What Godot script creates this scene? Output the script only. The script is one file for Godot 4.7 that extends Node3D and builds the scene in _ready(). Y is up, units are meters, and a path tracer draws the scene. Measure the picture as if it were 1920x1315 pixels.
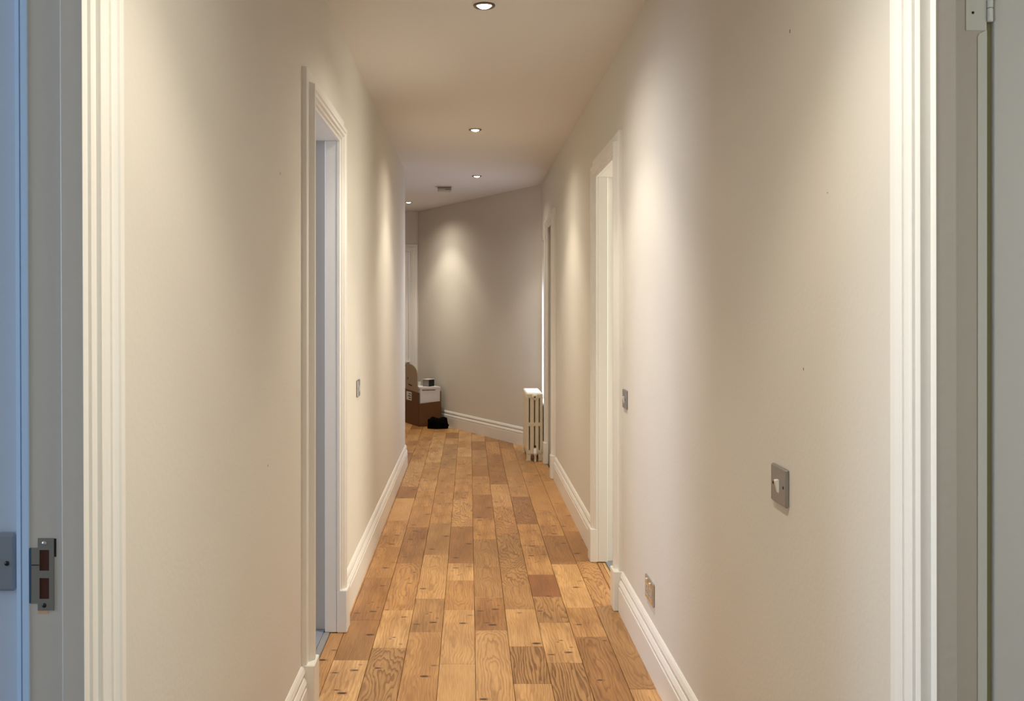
extends Node3D
# A narrow hallway seen from the doorway of a room: x to the right, y up, z towards the viewer. Metres.

const CEIL := 2.53
const EYE := 1.35
const FOCAL := 1800.0 / 1315.0     # focal length over picture height
const FLAT := 4294967295           # smooth group «none»

var rng := RandomNumberGenerator.new()
var M := {}                        # materials
var taken := {}

# ------------------------------------------------------------------ mesh helpers
func begin(smooth := false) -> SurfaceTool:
	var st := SurfaceTool.new()
	st.begin(Mesh.PRIMITIVE_TRIANGLES)
	st.set_smooth_group(0 if smooth else FLAT)
	return st

func tri(st: SurfaceTool, a: Vector3, b: Vector3, c: Vector3, out: Vector3) -> void:
	if (c - a).cross(b - a).dot(out) < 0.0:
		var t := b
		b = c
		c = t
	st.add_vertex(a)
	st.add_vertex(b)
	st.add_vertex(c)

func quad(st: SurfaceTool, a: Vector3, b: Vector3, c: Vector3, d: Vector3, out: Vector3) -> void:
	tri(st, a, b, c, out)
	tri(st, a, c, d, out)

# box between two corners with chamfered edges
func cbox(st: SurfaceTool, lo: Vector3, hi: Vector3, ch := 0.0) -> void:
	var mid := (lo + hi) / 2.0
	var half := (hi - lo).abs() / 2.0
	ch = minf(ch, minf(half.x, minf(half.y, half.z)) * 0.9)
	var at := func(s: Vector3, full: int) -> Vector3:
		var v := half - Vector3(ch, ch, ch)
		v[full] = half[full]
		return mid + v * s
	for ax in 3:
		var b := (ax + 1) % 3
		var c := (ax + 2) % 3
		for s in [-1.0, 1.0]:
			var q := []
			for k in [[-1.0, -1.0], [1.0, -1.0], [1.0, 1.0], [-1.0, 1.0]]:
				var v := Vector3()
				v[ax] = s
				v[b] = k[0]
				v[c] = k[1]
				q.append(at.call(v, ax))
			var n := Vector3()
			n[ax] = s
			quad(st, q[0], q[1], q[2], q[3], n)
	if ch <= 0.0:
		return
	for ax in 3:
		var b := (ax + 1) % 3
		var c := (ax + 2) % 3
		for sb in [-1.0, 1.0]:
			for sc in [-1.0, 1.0]:
				var v0 := Vector3()
				v0[b] = sb
				v0[c] = sc
				var v1 := v0
				v0[ax] = -1.0
				v1[ax] = 1.0
				var n := Vector3()
				n[b] = sb
				n[c] = sc
				quad(st, at.call(v0, b), at.call(v1, b), at.call(v1, c), at.call(v0, c), n)
	for sx in [-1.0, 1.0]:
		for sy in [-1.0, 1.0]:
			for sz in [-1.0, 1.0]:
				var s := Vector3(sx, sy, sz)
				tri(st, at.call(s, 0), at.call(s, 1), at.call(s, 2), s)

# closed profile (a, b) extruded along D from s0 + k0 * a to s1 + k1 * a
func ext(st: SurfaceTool, prof: PackedVector2Array, o: Vector3, A: Vector3, B: Vector3, D: Vector3, s0: float, s1: float, k0 := 0.0, k1 := 0.0, lean := Vector3.ZERO) -> void:
	var p := prof.duplicate()
	var area := 0.0
	for i in p.size():
		area += p[i].cross(p[(i + 1) % p.size()])
	if area < 0:
		p.reverse()
	var put := func(q: Vector2, far: bool) -> Vector3:
		var along: float = s1 + k1 * q.x if far else s0 + k0 * q.x
		return o + A * q.x + B * q.y + (D + lean) * along
	for i in p.size():
		var q := p[i]
		var r := p[(i + 1) % p.size()]
		var e := r - q
		quad(st, put.call(q, false), put.call(r, false), put.call(r, true), put.call(q, true), A * e.y - B * e.x)
	var t := Geometry2D.triangulate_polygon(p)
	for i in range(0, t.size(), 3):
		tri(st, put.call(p[t[i]], false), put.call(p[t[i + 1]], false), put.call(p[t[i + 2]], false), -D)
		tri(st, put.call(p[t[i]], true), put.call(p[t[i + 1]], true), put.call(p[t[i + 2]], true), D)

# profile of (radius, height along axis) turned about an axis through o
func lathe(st: SurfaceTool, prof: Array, o: Vector3, axis: Vector3, n := 24) -> void:
	var u := axis.cross(Vector3(0.3, 0.5, 0.81)).normalized()
	var w := axis.cross(u).normalized()
	for i in n:
		var d0 := u * cos(TAU * i / n) + w * sin(TAU * i / n)
		var d1 := u * cos(TAU * (i + 1) / n) + w * sin(TAU * (i + 1) / n)
		for k in prof.size() - 1:
			var a: Vector2 = prof[k]
			var b: Vector2 = prof[k + 1]
			var e := b - a
			var hint := (d0 + d1) * 0.5 * e.y - axis * e.x
			var p := [o + d0 * a.x + axis * a.y, o + d1 * a.x + axis * a.y, o + d1 * b.x + axis * b.y, o + d0 * b.x + axis * b.y]
			if a.x < 1e-5:
				tri(st, p[0], p[2], p[3], hint)
			elif b.x < 1e-5:
				tri(st, p[0], p[1], p[2], hint)
			else:
				quad(st, p[0], p[1], p[2], p[3], hint)

func fin(st: SurfaceTool) -> ArrayMesh:
	st.generate_normals()
	return st.commit()

func put_mesh(called: String, mesh: Mesh, mat: Material, parent: Node = self, label := "") -> MeshInstance3D:
	var o := MeshInstance3D.new()
	o.name = numbered(called) if parent == self else called
	o.mesh = mesh
	o.material_override = mat
	o.cast_shadow = GeometryInstance3D.SHADOW_CASTING_SETTING_ON
	parent.add_child(o, true)
	if label:
		o.set_meta("label", label)
	return o

func part(called: String, st: SurfaceTool, mat: Material, parent: Node = self, label := "") -> MeshInstance3D:
	return put_mesh(called, fin(st), mat, parent, label)

func numbered(called: String) -> String:
	var n: int = taken.get(called, 0)
	taken[called] = n + 1
	return called if n == 0 else "%s_%03d" % [called, n]

func tag(o: Node, label: String, category: String, group := "", kind := "") -> Node:
	o.set_meta("label", label)
	o.set_meta("category", category)
	if group:
		o.set_meta("group", group)
	if kind:
		o.set_meta("kind", kind)
	return o

func thing(called: String, label: String, category: String, at := Vector3.ZERO, turn := 0.0, group := "", kind := "") -> Node3D:
	var o := Node3D.new()
	o.name = numbered(called)
	add_child(o)
	o.position = at
	o.rotation.y = turn
	tag(o, label, category, group, kind)
	return o

func struct(called: String, st: SurfaceTool, mat: Material, label: String, category: String) -> MeshInstance3D:
	var o := part(called, st, mat)
	tag(o, label, category, "", "structure")
	return o

func box_at(st: SurfaceTool, x0: float, x1: float, y0: float, y1: float, d0: float, d1: float, ch := 0.0) -> void:   # d = distance in front of the viewer
	cbox(st, Vector3(x0, y0, -d1), Vector3(x1, y1, -d0), ch)

# ------------------------------------------------------------------ materials
func paint(name_: String, c: Color, rough: float, bump := 0.0, scale := 1.0) -> StandardMaterial3D:
	var m := StandardMaterial3D.new()
	m.resource_name = name_
	m.albedo_color = c
	m.roughness = rough
	if bump > 0.0:
		m.uv1_triplanar = true
		m.uv1_world_triplanar = true
		m.uv1_scale = Vector3.ONE * scale
		m.normal_enabled = true
		m.normal_texture = M.roller
		m.normal_scale = bump
	M[name_] = m
	return m

func metal(name_: String, c: Color, rough: float) -> StandardMaterial3D:
	var m := paint(name_, c, rough)
	m.metallic = 1.0
	return m

func materials() -> void:
	var fn := FastNoiseLite.new()
	fn.seed = 4
	fn.noise_type = FastNoiseLite.TYPE_SIMPLEX
	fn.frequency = 0.045
	fn.fractal_octaves = 3
	var nt := NoiseTexture2D.new()
	nt.width = 512
	nt.height = 512
	nt.seamless = true
	nt.as_normal_map = true
	nt.bump_strength = 2.0
	nt.noise = fn
	M.roller = nt
	paint("wall_paint", Color(0.875, 0.855, 0.815), 0.8, 0.12, 2.2)
	paint("ceiling_paint", Color(0.90, 0.885, 0.86), 0.9, 0.08, 2.0)
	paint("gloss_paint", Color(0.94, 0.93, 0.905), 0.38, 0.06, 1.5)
	paint("shaded_jamb_paint", Color(0.76, 0.73, 0.685), 0.42, 0.08, 1.5)  # darker than the casing gloss: dimness of the jambs put into the colour
	paint("daylight_blue_wall", Color(0.72, 0.75, 0.79), 0.7, 0.1, 2.2)  # white wall in blue daylight; the blue is put into its colour
	paint("daylight_blue_gloss", Color(0.72, 0.82, 0.93), 0.35)  # trim lit by a blue window, that cast painted in
	paint("daylight_olive_edge", Color(0.66, 0.66, 0.50), 0.5)  # olive of daylight grazing through the hinge gap, held in the colour
	paint("patch_paint", Color(0.84, 0.84, 0.80), 0.4)
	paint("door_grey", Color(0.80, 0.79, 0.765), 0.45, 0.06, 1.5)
	paint("scuff", Color(0.50, 0.43, 0.36), 0.9)
	paint("carpet", Color(0.52, 0.53, 0.55), 0.95, 0.9, 14.0)
	paint("room_paint", Color(0.80, 0.80, 0.79), 0.85)
	paint("dark", Color(0.04, 0.035, 0.03), 0.7)
	paint("subfloor", Color(0.10, 0.07, 0.045), 0.9)
	paint("radiator", Color(0.90, 0.86, 0.77), 0.33)
	paint("kraft", Color(0.42, 0.28, 0.13), 0.85, 0.2, 6.0)
	paint("kraft_inside", Color(0.50, 0.33, 0.17), 0.9)
	paint("white_card", Color(0.88, 0.87, 0.85), 0.6)
	paint("beige_card", Color(0.66, 0.58, 0.49), 0.8)
	paint("grey_card", Color(0.55, 0.53, 0.51), 0.7)
	paint("ink", Color(0.09, 0.07, 0.06), 0.8)
	paint("black_bag", Color(0.012, 0.012, 0.013), 0.75)
	M.black_bag.metallic_specular = 0.15
	paint("white_plastic", Color(0.93, 0.92, 0.90), 0.3)
	paint("grey_plastic", Color(0.70, 0.69, 0.67), 0.35)
	paint("alarm_plastic", Color(0.74, 0.70, 0.63), 0.5)
	paint("raw_wood", Color(0.26, 0.11, 0.04), 0.9)
	paint("brown_handle", Color(0.10, 0.06, 0.03), 0.4)
	paint("bare_wood", Color(0.80, 0.64, 0.48), 0.7)
	metal("chrome", Color(0.74, 0.73, 0.72), 0.28)
	metal("bronze_chrome", Color(0.46, 0.41, 0.36), 0.3)
	metal("brushed", Color(0.63, 0.62, 0.61), 0.42)
	metal("polished", Color(0.80, 0.78, 0.75), 0.16)
	var os := paint("old_steel", Color(0.50, 0.48, 0.44), 0.5)
	os.metallic = 0.4
	metal("daylight_blue_steel", Color(0.30, 0.42, 0.52), 0.4)  # steel tinted with the blue light falling on the strike lip
	var pl := paint("satin_plate", Color(0.52, 0.53, 0.54), 0.45)
	pl.metallic = 0.35
	metal("dark_steel", Color(0.22, 0.21, 0.20), 0.4)
	var g := paint("glass", Color(0.9, 0.95, 1.0, 0.05), 0.02)
	g.transparency = BaseMaterial3D.TRANSPARENCY_ALPHA
	var b := paint("bulb", Color(1, 1, 1), 0.3)
	b.emission_enabled = true
	b.emission = Color(1.0, 0.95, 0.84)
	b.emission_energy_multiplier = 9.0

# oak boards: growth rings cut by the board's face, pores, mottling, knots. One picture is 0.136 m by 1 m.
func oak(kind: int) -> ImageTexture:
	var r := RandomNumberGenerator.new()
	r.seed = 100 + kind
	var n := FastNoiseLite.new()
	n.seed = 20 + kind
	n.noise_type = FastNoiseLite.TYPE_SIMPLEX
	n.frequency = 1.0
	n.fractal_type = FastNoiseLite.FRACTAL_NONE
	var W := 112
	var H := 560
	#            ring width, contrast, centre x, depth, curve, warp, mottle, knots
	var look: Array = [
		[0.0085, 0.16, 0.22, 0.05, 0.05, 0.006, 0.18, 3],
		[0.0100, 0.22, 0.135, 0.03, 0.06, 0.016, 0.16, 2],
		[0.0110, 0.30, 0.068, 0.014, 0.20, 0.006, 0.13, 1],
		[0.0120, 0.32, 0.060, 0.012, 0.22, 0.012, 0.18, 4],
		[0.0125, 0.62, 0.175, 0.02, 0.05, 0.012, 0.12, 0],
		[0.0130, 0.20, 0.150, 0.04, 0.06, 0.012, 0.26, 9],
		[0.0135, 0.48, 0.066, 0.020, 0.20, 0.024, 0.14, 2],
		[0.0070, 0.10, 0.25, 0.06, 0.03, 0.005, 0.10, 0],
	][kind]
	var knots := []
	for k in int(look[7]):
		knots.append([r.randf_range(0.018, 0.118), r.randf_range(0.04, 0.96), r.randf_range(0.004, 0.0105), r.randf_range(0.55, 1.0)])
	var light := Vector3(208, 164, 112)
	var dark := Vector3(112, 72, 36)
	var bytes := PackedByteArray()
	bytes.resize(W * H * 3)
	var at := 0
	for j in H:
		var v := float(j) / H
		var vc := v - 0.45 + 0.1 * n.get_noise_2d(v * 3.0, 7.0)
		var dep: float = look[3] + look[4] * vc * vc + 0.004 * n.get_noise_2d(v * 6.0, 31.0)
		for i in W:
			var u := (i + 0.5) / W * 0.136
			var x: float = u - look[2] + look[5] * n.get_noise_2d(u * 11.0, v * 2.0)
			var rad := sqrt(x * x + dep * dep)
			var core := 0.0
			var halo := 0.0
			for k in knots:
				var dx: float = (u - k[0]) / k[2]
				var dy: float = (v - k[1]) / (k[2] * 0.75)
				var q := dx * dx * 0.45 + dy * dy
				if q < 14.0:
					rad += 0.014 * exp(-q * 0.25)
					halo += exp(-q * 0.45) * k[3]
					if q < 1.6:
						core = maxf(core, clampf(1.7 - q + 0.6 * n.get_noise_2d(u * 300.0, v * 300.0), 0.0, 1.0) * k[3])
			var ph: float = rad / look[0] + 0.22 * n.get_noise_2d(u * 60.0 + 50.0, v * 5.0)
			var t := ph - floorf(ph)
			var ring := smoothstep(0.35, 0.9, t) * (1.0 - smoothstep(0.93, 1.0, t))
			var val: float = look[1] * ring + look[6] * (0.6 * n.get_noise_2d(u * 9.0 + 9.0, v * 2.2) + 0.4 * n.get_noise_2d(u * 70.0 + 3.0, v * 3.0)) + 0.10 * n.get_noise_2d(u * 420.0, v * 9.0) + 0.26 * halo + 0.06
			val = clampf(val, -0.15, 1.0)
			var c := light.lerp(dark, val).lerp(Vector3(44, 26, 16), core * 0.9)
			bytes[at] = clampi(int(c.x), 0, 255)
			bytes[at + 1] = clampi(int(c.y), 0, 255)
			bytes[at + 2] = clampi(int(c.z), 0, 255)
			at += 3
	return ImageTexture.create_from_image(Image.create_from_data(W, H, false, Image.FORMAT_RGB8, bytes))

const TONE := {"L": [1.0, 0.98, 0.94], "M": [0.93, 0.875, 0.79], "B": [0.80, 0.725, 0.63], "D": [0.70, 0.58, 0.49], "T": [0.86, 0.82, 0.76]}
var oaks := []
func oak_board(tone: String, kind: int) -> StandardMaterial3D:
	var key := "oak_%s_%d" % [tone, kind]
	if not M.has(key):
		var t: Array = TONE[tone]
		var m := paint(key, Color(t[0], t[1], t[2]), 0.36)
		m.albedo_texture = oaks[kind]
		m.metallic_specular = 0.45
	return M[key]

func plank_mesh(w: float, l: float, u0: float, v0: float, flip: bool) -> ArrayMesh:
	var st := begin()
	var c := 0.0012
	var lo := Vector3(0, -0.012, 0)
	var top := [Vector3(c, 0, c), Vector3(w - c, 0, c), Vector3(w - c, 0, l - c), Vector3(c, 0, l - c)]
	var rim := [Vector3(0, -c, 0), Vector3(w, -c, 0), Vector3(w, -c, l), Vector3(0, -c, l)]
	var low := []
	for p in rim:
		low.append(Vector3(p.x, lo.y, p.z))
	var centre := Vector3(w / 2, -0.2, l / 2)
	var put := func(a: Vector3, b: Vector3, cc: Vector3):
		if (cc - a).cross(b - a).dot(a - centre) < 0.0:
			var t := b
			b = cc
			cc = t
		for p in [a, b, cc]:
			st.set_uv(Vector2(u0 + (w - p.x if flip else p.x) / 0.1362, v0 + (l - p.z if flip else p.z)))
			st.add_vertex(p)
	put.call(top[0], top[1], top[2])
	put.call(top[0], top[2], top[3])
	for i in 4:
		var k := (i + 1) % 4
		put.call(top[i], top[k], rim[k])
		put.call(top[i], rim[k], rim[i])
		put.call(rim[i], rim[k], low[k])
		put.call(rim[i], low[k], low[i])
	st.generate_normals()
	return st.commit()

# ------------------------------------------------------------------ profiles
var casing := PackedVector2Array([Vector2(0, 0), Vector2(0, 0.012), Vector2(0.005, 0.015), Vector2(0.010, 0.015), Vector2(0.012, 0.022), Vector2(0.021, 0.023), Vector2(0.024, 0.030), Vector2(0.034, 0.031), Vector2(0.038, 0.036), Vector2(0.053, 0.036), Vector2(0.058, 0.019), Vector2(0.061, 0.0175), Vector2(0.097, 0.0175), Vector2(0.100, 0.0155), Vector2(0.100, 0)])
var skirting := PackedVector2Array([Vector2(-0.012, 0), Vector2(-0.012, 0.178), Vector2(0.003, 0.178), Vector2(0.008, 0.171), Vector2(0.0128, 0.158), Vector2(0.0128, 0.154), Vector2(0.0075, 0.1515), Vector2(0.0075, 0.142), Vector2(0.0125, 0.139), Vector2(0.0192, 0.125), Vector2(0.0192, 0.118), Vector2(0.0148, 0.1155), Vector2(0.0148, 0.111), Vector2(0.0205, 0.1095), Vector2(0.021, 0.107), Vector2(0.021, 0)])

# skirting along a wall: from a to b (points on the wall at floor level), out = into the room
func skirt(called: String, runs: Array, label: String) -> MeshInstance3D:
	var st := begin()
	for r in runs:
		var a: Vector3 = r[0]
		var b: Vector3 = r[1]
		ext(st, skirting, a, r[2], Vector3.UP, (b - a).normalized(), 0.0, (b - a).length())
	return struct(called, st, M.gloss_paint, label, "baseboard")

# moulded casing round an opening in a side wall. s = +1: left wall (faces +x), -1: right wall
func door_casing(o: Node3D, xw: float, s: float, d0: float, d1: float, h: float, base: float) -> void:
	var B := Vector3(s, 0, 0)
	for k in [[d0, 1.0, "near"], [d1, -1.0, "far"]]:
		var st := begin()
		ext(st, casing, Vector3(xw, 0, -k[0]), Vector3(0, 0, k[1]), B, Vector3.UP, base, h, 0.0, 1.0)
		part("casing_leg", st, M.gloss_paint, o)
		var p := begin()
		var w: float = 0.104
		cbox(p, Vector3(minf(xw, xw + s * 0.042), 0.001, -k[0] + minf(0.0, k[1] * w)), Vector3(maxf(xw, xw + s * 0.042), base, -k[0] + maxf(0.0, k[1] * w)), 0.003)
		part("plinth_block", p, M.gloss_paint, o)
	var hd := begin()
	ext(hd, casing, Vector3(xw, h, -d0), Vector3.UP, B, Vector3(0, 0, -1), 0.0, d1 - d0, -1.0, 1.0)
	part("casing_head", hd, M.gloss_paint, o)

# ------------------------------------------------------------------ scene
func _ready() -> void:
	rng.seed = 77
	# camera: level, looking down the hall, lens shifted to the right and down
	var cam := Camera3D.new()
	cam.name = "camera"
	add_child(cam)
	cam.position = Vector3(0, EYE, 0)
	var near := 0.05
	cam.set_frustum(near / FOCAL, Vector2(80.0, -79.5) * near / 1800.0, near, 60.0)
	cam.current = true
	# sky and exposure
	var env := Environment.new()
	var sky := Sky.new()
	var sm := ProceduralSkyMaterial.new()
	sm.sky_top_color = Color(0.55, 0.68, 0.88)
	sm.sky_horizon_color = Color(0.78, 0.84, 0.92)
	sm.ground_bottom_color = Color(0.40, 0.40, 0.40)
	sm.ground_horizon_color = Color(0.62, 0.64, 0.66)
	sky.sky_material = sm
	env.background_mode = Environment.BG_SKY
	env.sky = sky
	env.tonemap_mode = Environment.TONE_MAPPER_LINEAR
	env.tonemap_exposure = 1.15
	env.sdfgi_enabled = true
	env.ssao_enabled = true
	env.ssil_enabled = true
	var we := WorldEnvironment.new()
	we.name = "world_environment"
	we.environment = env
	add_child(we)
	# daylight at the windows of the rooms round the hall, plus two added fills
	var day := Color(0.80, 0.87, 1.0)
	daylight("daylight_hall_window", Vector3(0.722, 1.05, -8.78), Vector3(-1, 0, 0), Vector2(0.36, 1.0), 0.9, day)
	daylight("daylight_left_room", Vector3(-2.92, 1.75, -3.75), Vector3(1, 0, 0), Vector2(1.2, 1.1), 3.6, Color(0.84, 0.89, 1.0))
	daylight("daylight_right_room", Vector3(2.52, 1.45, -5.0), Vector3(-1, 0, 0), Vector2(1.3, 1.5), 4.5, Color(1.0, 0.97, 0.90))
	daylight("added_fill_behind_viewer", Vector3(0.07, 1.25, 0.94), Vector3(0, 0, -1), Vector2(0.85, 1.9), 0.42, Color(1.0, 0.975, 0.93))  # added frontal fill light
	daylight("daylight_near_left_room", Vector3(-3.48, 1.4, -0.75), Vector3(1, 0, 0), Vector2(0.9, 1.6), 4.4, Color(0.80, 0.89, 1.0))
	daylight("added_fill_near_right_room", Vector3(1.86, 1.4, -0.3), Vector3(-1, 0, 0), Vector2(1.0, 1.5), 0.85, Color(0.98, 0.99, 0.97))  # added to brighten the open door leaf; its source is unseen

	materials()
	for k in 8:
		oaks.append(oak(k))
	shell()
	floors()
	baseboards()
	viewer_doorway()
	doorways()
	hall_end()
	downlights()
	alarm()
	switches()
	radiator()
	boxes()

func daylight(called: String, at: Vector3, dir: Vector3, size: Vector2, energy: float, c: Color) -> void:
	var l := AreaLight3D.new()
	l.name = called
	l.area_size = size
	l.light_color = c
	l.light_energy = energy
	l.shadow_enabled = true
	add_child(l)
	l.position = at
	l.look_at_from_position(at, at + dir, Vector3.UP)

func shell() -> void:
	var st := begin()
	box_at(st, -0.70, -0.55, -0.05, CEIL, 1.470, 3.215)
	box_at(st, -0.70, -0.55, -0.05, CEIL, -1.0, 0.56)
	box_at(st, -0.70, -0.55, 2.09, CEIL, 0.56, 1.470)
	box_at(st, -0.70, -0.55, 2.075, CEIL, 3.215, 4.035)
	box_at(st, -0.70, -0.55, -0.05, CEIL, 4.035, 8.216)
	var wl := struct("wall_left", st, M.wall_paint, "long cream painted wall on the left side of the hall", "wall")
	st = begin()
	box_at(st, 0.683, 0.833, -0.05, CEIL, 1.495, 4.335)
	box_at(st, 0.683, 0.833, -0.05, CEIL, -1.0, 0.60)
	box_at(st, 0.683, 0.833, 2.09, CEIL, 0.60, 1.495)
	box_at(st, 0.683, 0.833, 2.075, CEIL, 4.335, 5.125)
	box_at(st, 0.683, 0.833, -0.05, CEIL, 5.125, 7.645)
	box_at(st, 0.683, 0.833, 2.06, CEIL, 7.645, 8.32)
	box_at(st, 0.683, 0.833, -0.05, CEIL, 8.32, 8.46)
	box_at(st, 0.683, 0.833, -0.05, 0.50, 8.46, 9.02)
	box_at(st, 0.683, 0.833, 1.98, CEIL, 8.46, 9.02)
	box_at(st, 0.683, 0.833, -0.05, CEIL, 9.02, 9.13)
	var wr := struct("wall_right", st, M.wall_paint, "long cream painted wall on the right side of the hall", "wall")
	st = begin()
	ext(st, PackedVector2Array([Vector2(0.694 + 0.139, 9.116 - 0.274), Vector2(-0.618, 11.702), Vector2(-0.618 + 0.12, 11.702 + 0.06), Vector2(0.833 + 0.12, 8.842 + 0.06)]), Vector3.ZERO, Vector3(1, 0, 0), Vector3(0, 0, -1), Vector3.UP, -0.05, CEIL)
	struct("wall_diagonal", st, M.wall_paint, "angled cream wall closing the far end behind the radiator", "wall")
	st = begin()
	box_at(st, -2.4, -1.53, -0.05, CEIL, 11.72, 11.87)
	box_at(st, -1.53, -0.70, 2.075, CEIL, 11.72, 11.87)
	box_at(st, -0.70, -0.56, -0.05, CEIL, 11.72, 11.87)
	struct("wall_far", st, M.wall_paint, "shaded cream wall round the far door at the end of the hall", "wall")
	st = begin()
	box_at(st, -2.5, -2.4, -0.05, CEIL, 8.066, 11.87)
	box_at(st, -2.4, -0.70, -0.05, CEIL, 8.066, 8.214)
	struct("wall_hall_side", st, M.wall_paint, "hidden cream walls where the hall turns left", "wall")
	# small scuffs and filled nail holes
	for k in [[-0.5499, 1.742, 2.79, 0.0016, 0.004, wl], [-0.5499, 0.920, 2.62, 0.0013, 0.0032, wl], [0.6829, 1.940, 2.045, 0.0018, 0.004, wr], [0.6829, 1.2255, 1.962, 0.0014, 0.0028, wr], [0.6829, 1.57, 1.83, 0.0012, 0.0012, wr]]:
		var sf := begin()
		cbox(sf, Vector3(k[0] - 0.0006, k[1] - k[4], -k[2] - k[3]), Vector3(k[0] + 0.0006, k[1] + k[4], -k[2] + k[3]), 0.0005)
		part("scuff", sf, M.scuff, k[5])
	# the viewer's room
	st = begin()
	box_at(st, -3.6, -0.665, -0.05, CEIL, 1.420, 1.465)
	struct("wall_near", st, M.daylight_blue_wall, "near left room wall beside the door frame, blue daylight painted in", "wall")
	st = begin()
	box_at(st, 0.833, 1.9, -0.05, CEIL, 1.56, 1.66)
	box_at(st, -3.6, -0.70, -0.05, CEIL, 1.465, 1.54)
	box_at(st, -3.7, -3.6, -0.05, CEIL, -1.1, 1.54)
	box_at(st, 1.9, 2.0, -0.05, CEIL, -1.1, 1.66)
	box_at(st, -3.6, 1.9, -0.05, CEIL, -1.1, -1.0)
	struct("wall_near_room", st, M.room_paint, "pale walls of the rooms beside and behind the viewer", "wall")
	st = begin()
	box_at(st, -3.1, -3.0, -0.05, CEIL, 2.3, 6.1)
	box_at(st, -3.0, -0.70, -0.05, CEIL, 2.3, 2.4)
	box_at(st, -3.0, -0.70, -0.05, CEIL, 6.0, 6.1)
	struct("wall_left_room", st, M.room_paint, "pale walls of the room through the left doorway", "wall")
	st = begin()
	box_at(st, 2.6, 2.7, -0.05, CEIL, 3.5, 6.7)
	box_at(st, 0.833, 2.6, -0.05, CEIL, 3.5, 3.6)
	box_at(st, 0.833, 2.6, -0.05, CEIL, 6.6, 6.7)
	struct("wall_right_room", st, M.room_paint, "pale walls of the room through the right doorway", "wall")
	st = begin()
	box_at(st, -3.7, 2.8, CEIL, CEIL + 0.15, -2.4, 12.0)
	struct("ceiling", st, M.ceiling_paint, "plain white ceiling over the hall with a row of downlights", "ceiling")

func floors() -> void:
	var st := begin()
	box_at(st, -2.45, 0.80, -0.10, -0.0125, 1.42, 11.9)
	var fl := struct("floor", st, M.subfloor, "oak plank floor of many short boards in mixed tones", "floor")
	# columns of boards, seams running down the hall; board ends as distances, each with tone and figure
	var laid := {
		0: [3.22, "L5", 3.68, "B0", 4.15, "B5", 4.80, "M1", 5.42, "M5", 6.09],
		1: [3.12, "T6", 3.81, "L5", 4.29, "M3", 5.08, "B5", 5.91, "M0", 6.52, "M5", 7.08],
		2: [3.05, "M1", 4.00, "T5", 4.46, "L2", 5.25, "T0", 6.02, "M5", 6.65, "M1", 7.32],
		3: [2.80, "L7", 3.64, "L1", 4.29, "M2", 4.76, "L5", 5.08, "B0", 5.93, "L6", 6.75, "M5", 7.57, "M0", 8.18],
		4: [3.10, "L2", 4.02, "B5", 4.48, "T2", 5.00, "T2", 5.60, "M5", 6.17, "B0", 6.95, "M1", 7.70],
		5: [2.80, "L1", 3.45, "T4", 3.83, "L0", 4.30, "T2", 4.67, "T6", 4.99, "T6", 5.74, "M6", 6.53, "L2", 7.36],
		6: [2.85, "T4", 3.65, "L5", 4.12, "T6", 4.49, "D0", 4.86, "M5", 5.45, "M5", 6.00, "B6", 6.87, "M1", 7.70],
		7: [3.00, "B3", 3.94, "M5", 4.32, "L1", 5.06, "B2", 5.69, "M5", 6.40],
		8: [3.40, "T2", 4.34, "M6", 5.12, "B0", 5.80],
	}
	for c in range(-13, 10):
		var x0 := -0.522 + 0.1362 * c
		var x1 := x0 + 0.1362
		var from := 1.55
		var to := 11.71
		if c < -1:
			from = 8.222
		elif c == -1:
			x0 = -0.546
		elif c == 8:
			x1 = 0.676
		if c == 9:
			continue
		if x1 > -0.60:
			to = minf(to, 9.116 + 1.971 * (0.694 - x0) + 0.02)
		var cuts := []
		if laid.has(c):
			var a: Array = laid[c]
			var z: float = a[0]
			var back := []
			while z > from + 0.25:
				var l := rng.randf_range(0.4, 0.85)
				back.push_front([maxf(from, z - l), z, pick()])
				z -= l
			cuts.append_array(back)
			for k in range(0, a.size() - 2, 2):
				cuts.append([a[k], a[k + 2], a[k + 1]])
			from = a[-1]
		if c == -1:      # the strip along the skirting, then whole boards beyond the end of the left wall
			for e in [2.42, 3.248, 3.988, 4.80, 5.62, 6.48, 7.36, 8.222]:
				cuts.append([from, e, "M1" if e == 3.988 else pick()])
				from = e
		var z2 := from
		while z2 < to - 0.02:
			var e := minf(z2 + rng.randf_range(0.38, 0.92), to)
			if to - e < 0.2:
				e = to
			cuts.append([z2, e, pick()])
			z2 = e
		for cut in cuts:
			if c == -1 and cut[0] > 8.2:
				board(fl, -0.658, x1, cut[0], cut[1], cut[2])
			elif c == -1 and cut[1] == 3.988:
				board(fl, -0.578, x1, cut[0], cut[1], cut[2])
			else:
				board(fl, x0, x1, cut[0], cut[1], cut[2])
	# boards and thresholds in the two doorways
	board(fl, 0.677, 0.704, 4.37, 5.09, "M3")
	board(fl, 0.7045, 0.722, 4.37, 5.09, "L7")
	st = begin()
	box_at(st, -3.0, -0.606, -0.1, 0.002, 2.4, 6.0)
	struct("floor_left_room", st, M.carpet, "grey carpet of the room through the left doorway", "floor")
	st = begin()
	box_at(st, 0.7225, 2.6, -0.1, 0.004, 3.6, 6.6)
	struct("floor_right_room", st, M.carpet, "grey carpet of the room through the right doorway", "floor")
	st = begin()
	box_at(st, -3.6, 1.9, -0.1, 0.0, -1.0, 1.42)
	struct("floor_near_room", st, M.carpet, "grey carpet of the near room under the viewer", "floor")

func pick() -> String:
	var tones := ["L", "L", "M", "M", "M", "B", "T", "T", "B", "L"]
	var kinds := [0, 0, 1, 1, 2, 3, 5, 5, 6, 7]
	return "%s%d" % [tones[rng.randi() % tones.size()], kinds[rng.randi() % kinds.size()]]

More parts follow.
